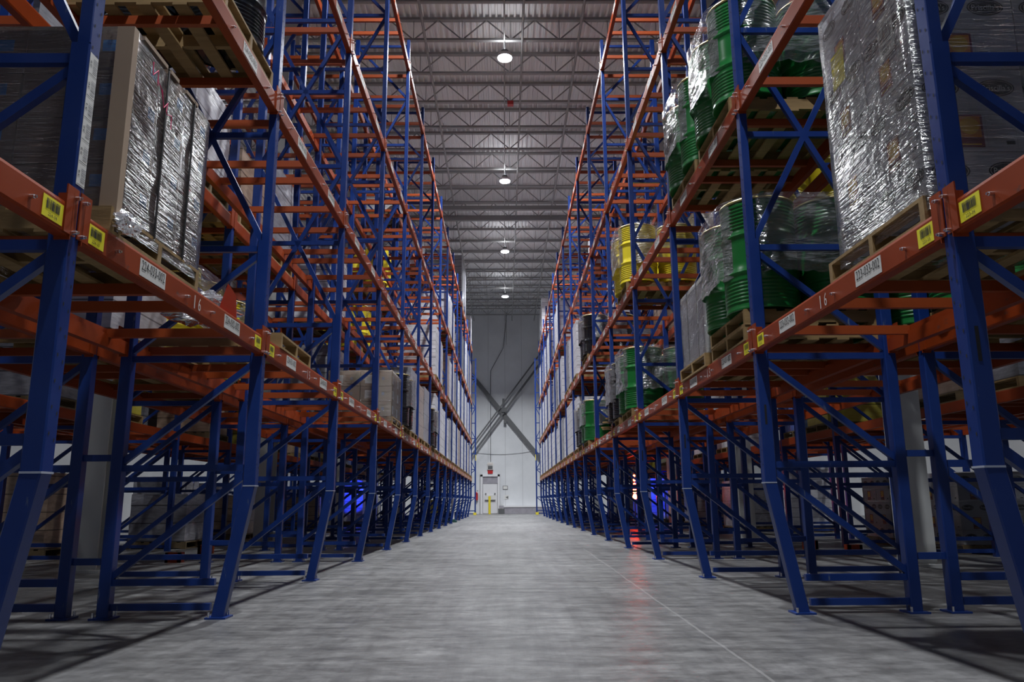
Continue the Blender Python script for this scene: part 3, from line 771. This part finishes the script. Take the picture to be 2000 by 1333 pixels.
# ------------------------------------------------------------------ drums
def drum_meshes(material):
    r, h = .279, .88; prof = [(0,.012),(r-.015,.012),(r,0),(r+.004,.008),(r,.02)]
    def ribs(z0, z1, n):
        for i in range(n):
            z = z0+(z1-z0)*i/n; d = (z1-z0)/n
            prof.extend([(r-.003,z),(r-.003,z+d*.25),(r+.003,z+d*.5),(r+.003,z+d*.75)])
    ribs(.05, .25, 7)
    for zc in (.30,):
        prof.extend([(r,zc-.02),(r+.012,zc-.004),(r+.012,zc+.004),(r,zc+.02)])
    prof.extend([(r,.38),(r,.53)])
    prof.extend([(r,.575),(r+.012,.591),(r+.012,.599),(r,.615)])
    ribs(.64, .84, 7); prof.extend([(r,.85),(r,.868),(r-.015,.868),(0,.862)])
    b = MB(); b.lathe(prof, material, 32)
    c = MB(); c.lathe([(r-.004,.864),(r+.007,.864),(r+.010,.872),(r+.007,.881),(r-.004,.881),(r-.006,.872),(r-.004,.864)], 'rim', 32)
    return b.mesh('drum'), c.mesh('drum_rim')
DRM = {c: drum_meshes(c) for c in ('green', 'yellow_drum', 'black_drum')}
CN = {'green':'green', 'yellow_drum':'yellow', 'black_drum':'black'}
def drums(x, y, z, color, place, near=True, film=True, n=4, s=1):
    pos = [(-.30,-.245,'near left'),(.30,-.245,'near right'),(-.30,.345,'far left'),(.30,.345,'far right')]
    for i in range(n):
        dx, dy, nm = pos[i if s > 0 else [1,0,3,2][i]]
        me, rm = DRM[color]
        o = put('steel_drum', me, (x+dx*.985, y+dy-.05, z), rnd.random()*6); put('drum_rim', rm, parent=o)
        tag(o, '%s steel drum, %s of four, %s' % (CN[color], nm, place), 'drum', 'steel drums')
    if film:
        sh = film_shell('drum_film', -.6, .6, -.58, .58, .28 if near else .35, .9, 'film_drum', .022, rnd.random()*99, top=False, res=.045 if near else .12, skirt=.07)
        # pull the shell in around the drum group: rounded corners
        for v in sh.data.vertices:
            cx, cy = v.co.x/.6, v.co.y/.58; m = max(abs(cx), abs(cy)); l = math.hypot(cx, cy)
            k = min(1.0, 1.16/max(l, .01)); v.co.x *= k; v.co.y *= k
        sh.location = (x, y, z); tag(sh, 'stretch film around %s drums, %s' % (CN[color], place), 'stretch film')
done = set()
def mark(s, row, k, lv, *ps):
    for p in ps: done.add((s,row,k,lv,p))
def drum_load(s, row, k, lv, p, color, near=True, film=True, n=4, stack=1, yo=0, wd='wood'):
    x, y = slot(s,row,k,p); y += yo; pl = where(s,row,k,lv,p)
    for q in range(stack):
        pallet(x, y, LZ[lv]+PH*q, '%s pallet under %s drums, %s' % (('upper' if q else 'lower') if stack > 1 else 'wooden', CN[color], pl), near, wd, rnd.uniform(-.015,.015))
    drums(x, y, LZ[lv]+PH*stack, color, pl, near, film, n, s); mark(s,row,k,lv,p)
drum_load(1,0,1,0,0,'green',stack=2,yo=-.02)
drum_load(1,0,1,1,0,'green'); drum_load(1,0,1,1,1,'green')
drum_load(1,0,3,0,0,'green',yo=.25); drum_load(1,0,3,0,1,'black_drum',yo=.35,n=4)
drum_load(1,0,3,1,0,'yellow_drum',yo=.3)
drum_load(1,0,5,1,1,'black_drum',near=False,yo=-.2)
drum_load(1,0,5,0,1,'green',near=False); drum_load(1,0,6,0,0,'black_drum',near=False)
drum_load(-1,0,4,0,0,'black_drum',near=False); drum_load(-1,0,6,0,0,'black_drum',near=False)
# pallet at the left, second level: black drum under a white carton
xL, yL = slot(-1,0,0,1); pallet(xL, yL, LZ[1], 'weathered pallet carrying a black drum, second level of the near left bay', wd='wood', group=None)
me, rm = DRM['black_drum']; o = put('steel_drum', me, (xL+.24, yL+.18, LZ[1]+PH)); put('drum_rim', rm, parent=o); tag(o, 'black steel drum high on the second left level at the top of the picture', 'drum')
o = put('steel_drum', me, (xL-.36, yL+.18, LZ[1]+PH)); put('drum_rim', rm, parent=o); tag(o, 'black steel drum behind the first on the near left second level pallet', 'drum')
b = MB(); b.box(-.42,.26,-.1,.48,0,.45,'white_matte'); tag(put('white_carton', b, (xL+.02, yL, LZ[1]+PH+.885)), 'white carton on top of the black drums high at left', 'carton')
xx, yy = slot(-1,0,0,0); pallet(xx, yy, LZ[1], 'empty weathered pallet seen from below, second level above the brown cartons', wd='wood_dark', group=None); mark(-1,0,0,1,0,1)
# grey strapped sheet stack beside the green drums
x, y = slot(1,0,1,1); y = 7.28
pallet(x-.02, y+.02, LZ[0], 'pallet under the grey strapped load behind the green drums', group=None)
o = empty('strapped_load', (x, y, LZ[0]+PH)); tag(o, 'pale grey strapped and wrapped block load beyond the green drums', 'wrapped load')
b = MB(); b.box(-.49,.49,-.44,.44,0,.70,'grey_sheet'); put('block', b, parent=o)
b = MB(); b.box(-.5,.5,-.45,.45,.70,.725,'white_label'); put('edge_board', b, parent=o)
for xx in (-.5,.44):
    b = MB(); b.box(xx,xx+.06,-.46,-.40,0,.70,'white_matte'); put('edge_board', b, parent=o)
for yy in (-.18, .2):
    b = MB(); b.bar((-.502,yy,.0),(-.502,yy,.728),.008,.01,'strap',up=(0,1,0)); b.bar((-.502,yy,.728),(.502,yy,.728),.008,.01,'strap',up=(0,1,0)); put('strap', b, parent=o)
film_shell('stretch_film', -.505,.505,-.465,.455,-.03,.73,'film',.006,5,parent=o)
b = MB(); b.tube([(-.2+.02*i,-.485,.62+.03*math.sin(i*2)) for i in range(8)], .006, 'pink', 5); put('marker_scribble', b, parent=o)
mark(1,0,1,0,0,1)
# empty pallet on the left and brown/white carton stack further on
pallet(X(-1,0,.51), YC(1)+.86, LZ[0], 'empty wooden pallet on the lowest left level past the second upright', group=None, rz=.02)
pallet(X(-1,0,.5), 12.4, LZ[0], 'pallet under the light brown cartons in the fourth left bay', group=None)
carton_stack(X(-1,0,.5), 12.4, LZ[0]+PH, 2, 2, 3, .98, 1.0, .235, 'light', 'shrink-wrapped stack of light brown cartons with white labels, fourth left bay', film='film')
mark(-1,0,3,0,0,1); mark(-1,0,0,0,0,1); mark(-1,0,1,0,0,1); mark(-1,0,2,0,0,1); mark(1,0,0,0,0,1); mark(1,0,2,0,0,1)
# broken wood and scrap at the black drums on the right
b = MB(); rr = random.Random(4)
for i in range(7):
    a = rr.uniform(-.6,.6); b.obox((rr.uniform(-.25,.25), rr.uniform(-.15,.15), .03+.028*i), (.2*math.cos(a),.2*math.sin(a),0), (-.03*math.sin(a),.03*math.cos(a),0), (0,0,.012), 'wood')
tag(put('wood_scrap', b, (X(1,0,.25), YC(4)-.35+.56, LZ[0])), 'heap of broken yellow wood offcuts before the green drum pallet', 'wood offcuts')

# ------------------------------------------------------------------ generic wrapped loads
def load_mesh(w_, d, h, material, seed):
    b = MB(); nx, nz = 8, 10; 
    rr = Vector((seed*1.7, seed*.9, 0))
    per = [(-w_/2+w_*i/nx, -d/2) for i in range(nx)]+[(w_/2, -d/2+d*i/nx) for i in range(nx)]+[(w_/2-w_*i/nx, d/2) for i in range(nx)]+[(-w_/2, d/2-d*i/nx) for i in range(nx)]
    n = len(per); vs = []; fs = []
    for j in range(nz+1):
        z = h*j/nz
        for x, y in per:
            k = 1+.02*noise.noise(Vector((x*4,y*4,z*4))+rr)-.01; vs.append((x*k, y*k, z))
    for j in range(nz):
        for i in range(n): fs.append((j*n+i, j*n+(i+1)%n, (j+1)*n+(i+1)%n, (j+1)*n+i))
    vs.append((0,0,h+.01)); vs.append((0,0,0)); c = len(vs)-2
    for i in range(n): fs.append((nz*n+i, nz*n+(i+1)%n, c)); fs.append(((i+1)%n, i, c+1))
    b.add(vs, fs, material); return b.mesh('wrapped_load')
LM = {}
CNM = {'wrap_white':'white', 'wrap_brown':'brown', 'wrap_grey':'grey', 'wrap_yellow':'yellow', 'wrap_blue':'blue'}
def gload(s, row, k, lv, p, material='wrap_white', h=1.2, wd='wood'):
    if (s,row,k,lv,p) in done: return
    key = (material, round(h,1))
    if key not in LM: LM[key] = load_mesh(.97, .97, h, material, len(LM)*3.3)
    x, y = slot(s,row,k,p); pl = where(s,row,k,lv,p)
    if not in_view(x, y, LZ[lv]+.5, 60): return
    pallet(x, y, LZ[lv], 'wooden pallet under %s wrapped load, %s' % (CNM[material], pl), False, wd)
    o = put('wrapped_load', LM[key], (x, y, LZ[lv]+PH), rnd.choice([0, math.pi/2, math.pi])+rnd.uniform(-.02,.02))
    tag(o, '%s shrink-wrapped pallet load, %s' % (CNM[material], pl), 'wrapped load', 'wrapped loads'); mark(s,row,k,lv,p)
W, BR, G, YL, BU = 'wrap_white', 'wrap_brown', 'wrap_grey', 'wrap_yellow', 'wrap_blue'
# left aisle row, lowest level
for k, p, m, h in [(4,1,G,1.2),(5,0,BR,1.1),(5,1,G,1.2),(6,1,W,1.4),(7,0,W,1.4),(7,1,W,1.3),(8,0,W,1.2),(8,1,G,1.3),(9,0,W,1.4),(9,1,W,1.4),(10,0,W,1.4),(10,1,BR,1.4),(11,0,W,1.3),(11,1,W,1.4),(12,0,W,1.4),(12,1,W,1.4),(13,0,W,1.4),(13,1,BR,1.4),(14,0,W,1.4),(14,1,W,1.3)]: gload(-1,0,k,0,p,m,h)
for k, p, m, h in [(6,1,W,1.3),(7,0,W,1.2),(8,0,BR,1.3),(8,1,W,1.3),(9,0,W,1.6),(9,1,G,1.3),(10,0,W,1.5),(10,1,W,1.4),(11,0,W,1.5),(11,1,W,1.5),(12,0,W,1.5),(12,1,W,1.5),(13,0,W,1.3),(13,1,W,1.5),(14,0,W,1.5),(14,1,BR,1.4)]: gload(-1,0,k,1,p,m,h)
for k, p, m, h in [(8,0,W,1.2),(8,1,W,1.3),(9,0,W,1.2),(11,0,G,1.7),(11,1,G,1.6),(12,0,W,1.2),(12,1,W,1.9),(13,0,W,1.8),(13,1,G,1.8),(14,0,W,1.8),(14,1,BR,1.8)]: gload(-1,0,k,2,p,m,h)
for k, p, m, h in [(11,0,G,2.0),(11,1,G,2.1),(12,0,G,2.1),(14,1,W,1.5)]: gload(-1,0,k,3,p,m,h)
# right aisle row
for k, p, m, h in [(6,1,W,1.3),(7,0,W,1.4),(7,1,W,1.4),(8,0,W,1.2),(8,1,G,1.3),(9,0,W,1.4),(9,1,W,1.2),(10,0,W,1.4),(10,1,W,1.3),(11,0,W,1.4),(11,1,W,1.4),(12,0,W,1.4),(12,1,W,1.4),(13,0,W,1.4),(13,1,W,1.4),(14,0,W,1.4),(14,1,W,1.4)]: gload(1,0,k,0,p,m,h)
for k, p, m, h in [(6,1,W,1.4),(7,0,W,1.3),(7,1,G,1.4),(8,1,W,1.4),(9,0,W,1.3),(9,1,G,1.4),(10,0,W,1.4),(11,0,W,1.5),(11,1,W,1.5),(12,0,W,1.4),(12,1,W,1.5),(13,0,W,1.5),(13,1,W,1.5),(14,0,W,1.5),(14,1,W,1.5)]: gload(1,0,k,1,p,m,h)
for k, p, m, h in [(9,0,W,1.5),(9,1,W,1.4),(11,0,W,1.6),(11,1,W,1.6),(12,1,W,1.6),(13,0,W,1.6),(14,0,W,1.6),(14,1,W,1.6)]: gload(1,0,k,2,p,m,h)
for k, p, m, h in [(13,1,W,1.8),(14,0,W,1.6)]: gload(1,0,k,3,p,m,h)
# second rows
drum_load(-1,1,1,0,1,'yellow_drum',near=False); drum_load(-1,1,2,0,0,'yellow_drum',near=False)
drum_load(1,1,0,0,1,'green',near=False); drum_load(1,1,1,0,0,'green',near=False,film=False)
drum_load(1,1,5,0,1,'yellow_drum',near=False,film=False); drum_load(1,1,2,1,0,'yellow_drum',near=False,film=False)
drum_load(-1,1,5,1,0,'yellow_drum',near=False,film=False); drum_load(-1,1,6,2,0,'yellow_drum',near=False,film=False)
gload(-1,1,1,0,0,W,.5)
for s in (-1, 1):
    for row, dens in ((1,.38), (2,.5), (3,.45)):
        for lv in range(4):
            for k in range(1 if row < 3 else 2, NB):
                for p in (0, 1):
                    if rnd.random() > dens*(1,.95,.8,.3)[lv] or (row == 1 and s < 0 and lv == 0 and k < 3): continue
                    if row == 1 and k < 4 and lv < 3 and rnd.random() < .5: continue
                    gload(s,row,k,lv,p, rnd.choice([W,W,BR,BR,G,G,YL,BU] if row > 1 else [W,W,BR,BR,G,G]), rnd.choice([.8,1.0,1.2,1.4]), rnd.choice(['wood','wood_dark']))
# floor-level stacks behind the racks
def floor_load(x, y, material, h, label, n=0):
    key = (material, round(h,1), 'f')
    if key not in LM: LM[key] = load_mesh(.97, 1.0, h, material, len(LM)*3.3)
    pallet(x, y, 0, 'pallet under the '+label, False, 'wood_dark', group='floor pallets')
    o = put('wrapped_load', LM[key], (x, y, PH)); tag(o, label, 'wrapped load', 'loads standing on the floor')
for i, (x, y) in enumerate([(6.9,11.6),(6.9,13.6)]):
    pallet(x, y, 0, 'floor pallet under white printed cartons behind the right racks, %s' % ['nearer','farther'][i], False, 'wood_dark', group='floor pallets')
    carton_stack(x, y, PH, 2, 2, 5, 1.0, .95, .2, 'white', 'white printed carton stack standing on the floor behind the right racks, %s one' % ['nearer','farther'][i], film='film')
names = ['white column','second column','third column','fourth column','fifth column']
i = 0
for s in (-1, 1):
    for row in (2, 3):
        for k in range(2, NB-1):
            for p in (0,):
                if rnd.random() < (.55 if s > 0 else .42):
                    x = X(s,row,.5); y = YC(k)+.7+.9*rnd.random()
                    if s > 0 and y < 15.5: continue
                    m = rnd.choice([W,G,BR,G,BR]); floor_load(x, y, m, rnd.choice([.8,1.1,1.4]), '%s wrapped load on the floor under the %s, %s bay' % (CNM[m], rown(s,row), ORD[k+1]))

# ------------------------------------------------------------------ things on the floor and signal lights
def light_tower(x, y, label):
    o = empty('signal_light', (x, y, 0)); tag(o, label, 'signal light')
    b = MB(); b.cyl((0,0,0),(0,0,.02),.12,'grey_steel',16); b.cyl((0,0,.02),(0,0,1.75),.018,'grey_steel',8); put('stand', b, parent=o)
    for z, r in ((.86,.065),(.90,.05),(1.02,.055),(1.06,.045),(1.22,.035),(1.34,.035),(1.46,.03)):
        b = MB(); b.cyl((0,-.02,z),(0,-.05,z),r,'red_glow',12); b.cyl((0,.01,z),(0,-.02,z),r+.01,'grey_steel',12); put('red_lamp', b, parent=o)
MT['red_glow'] = mat('red_lamp_glow', (.8,.05,.02), .3, emit=(1,.06,.02), estr=60)
MT['blue_glow'] = mat('blue_lamp_glow', (.1,.1,.8), .3, emit=(.05,.08,1), estr=20)
light_tower(3.72, 22.7, 'stack of glowing red signal lamps under the right racks')
def blue_lamp(x, y, tx, ty, label):
    o = empty('blue_safety_lamp', (x, y, 0)); tag(o, label, 'safety lamp')
    b = MB(); b.cyl((0,0,0),(0,0,.02),.12,'grey_steel',12); b.cyl((0,0,.02),(0,0,1.2),.02,'grey_steel',8); put('stand', b, parent=o)
    b = MB(); b.box(-.06,.06,-.04,.04,1.2,1.3,'grey_steel'); put('housing', b, parent=o)
    b = MB(); b.cyl((0,.04,1.25),(0,.055,1.25),.04,'blue_glow',12); put('lens', b, parent=o)
    ld = bpy.data.lights.new('blue_light', 'SPOT'); ld.energy = 110; ld.color = (.02,.05,1); ld.spot_size = R(55); ld.shadow_soft_size = .04
    lo = bpy.data.objects.new('blue_light', ld); COL.objects.link(lo); lo.parent = o; lo.location = (0,.08,1.25)
    d = Vector((tx-x, ty-y, -.35)); lo.rotation_euler = d.to_track_quat('-Z','Y').to_euler()
floor_load(-5.35, 27.6, W, 1.4, 'white wrapped load lit blue on the floor left'); floor_load(-6.4, 27.6, W, 1.1, 'lower white wrapped load lit blue on the floor left')
floor_load(5.6, 28.2, W, 1.4, 'white wrapped load lit blue on the floor right')
blue_lamp(-4.9, 26.0, -5.3, 27.6, 'blue safety lamp on a stand behind the left racks'); blue_lamp(5.3, 26.2, 5.6, 28.2, 'blue safety lamp on a stand behind the right racks')
b = MB(); b.cyl((0,0,.06),(0,0,.95),.07,'white_matte',12,.05); b2 = MB(); b2.box(-.22,.16,-.2,.2,0,.06,'dark_green'); b2.box(-.14,.1,-.12,.12,.06,.11,'dark_green')
o = put('post_guard', b, (-2.0+.0, 30.15, 0)); put('guard_base', b2, parent=o); tag(o, 'white tubular marker post with dark green base by the left racks', 'marker post')
# yellow pallet truck parked below the left racks
o = empty('pallet_truck', (-3.42, 36.35, 0)); tag(o, 'yellow lift truck parked under the left racks far down', 'lift truck')
b = MB(); b.box(-.4,.4,-.35,.5,.12,.7,'yellow_paint'); b.box(-.34,.34,-.2,.45,.7,.85,'yellow_paint'); put('body', b, parent=o)
b = MB(); b.box(-.36,-.28,.5,.58,.05,1.6,'black'); b.box(.28,.36,.5,.58,.05,1.6,'black'); b.box(-.36,.36,.5,.56,1.5,1.6,'black'); put('mast', b, parent=o)
b = MB(); b.box(-.3,-.16,.58,1.5,.04,.1,'grey_steel'); b.box(.16,.3,.58,1.5,.04,.1,'grey_steel'); put('forks', b, parent=o)
b = MB(); b.bar((0,-.3,.7),(0,-.55,1.25),.04,.04,'black'); b.box(-.15,.15,-.6,-.5,1.22,1.27,'black'); put('tiller', b, parent=o)
for xx, yy in ((-.3,-.15),(.3,-.15),(-.25,.4),(.25,.4)):
    b = MB(); b.cyl((xx-.04,yy,.13),(xx+.04,yy,.13),.13,'black',14); put('wheel', b, parent=o)
b = MB(); b.box(-.38,.38,-.3,.3,1.42,1.46,'yellow_paint'); 
for xx in (-.36,.36): b.box(xx-.02,xx+.02,.26,.3,.85,1.42,'black'); b.box(xx-.02,xx+.02,-.3,-.26,.7,1.42,'black')
put('overhead_guard', b, parent=o)
# orange post protectors on the floor
for i, (x, y, lb) in enumerate([(-4.35,10.55,'left racks by the white column, nearer'),(-4.6,12.3,'left racks past the white column, farther'),(4.9,11.2,'right racks by the white column, nearer'),(4.75,12.4,'right racks past the white column, farther')]):
    b = MB(); b.box(-.1,.1,-.02,.02,0,.13,'orange'); b.box(-.1,-.06,-.02,.12,0,.13,'orange'); b.box(.06,.1,-.02,.12,0,.13,'orange')
    tag(put('floor_guard', b, (x,y,0)), 'low orange guard block on the floor behind the %s' % lb, 'guard block')
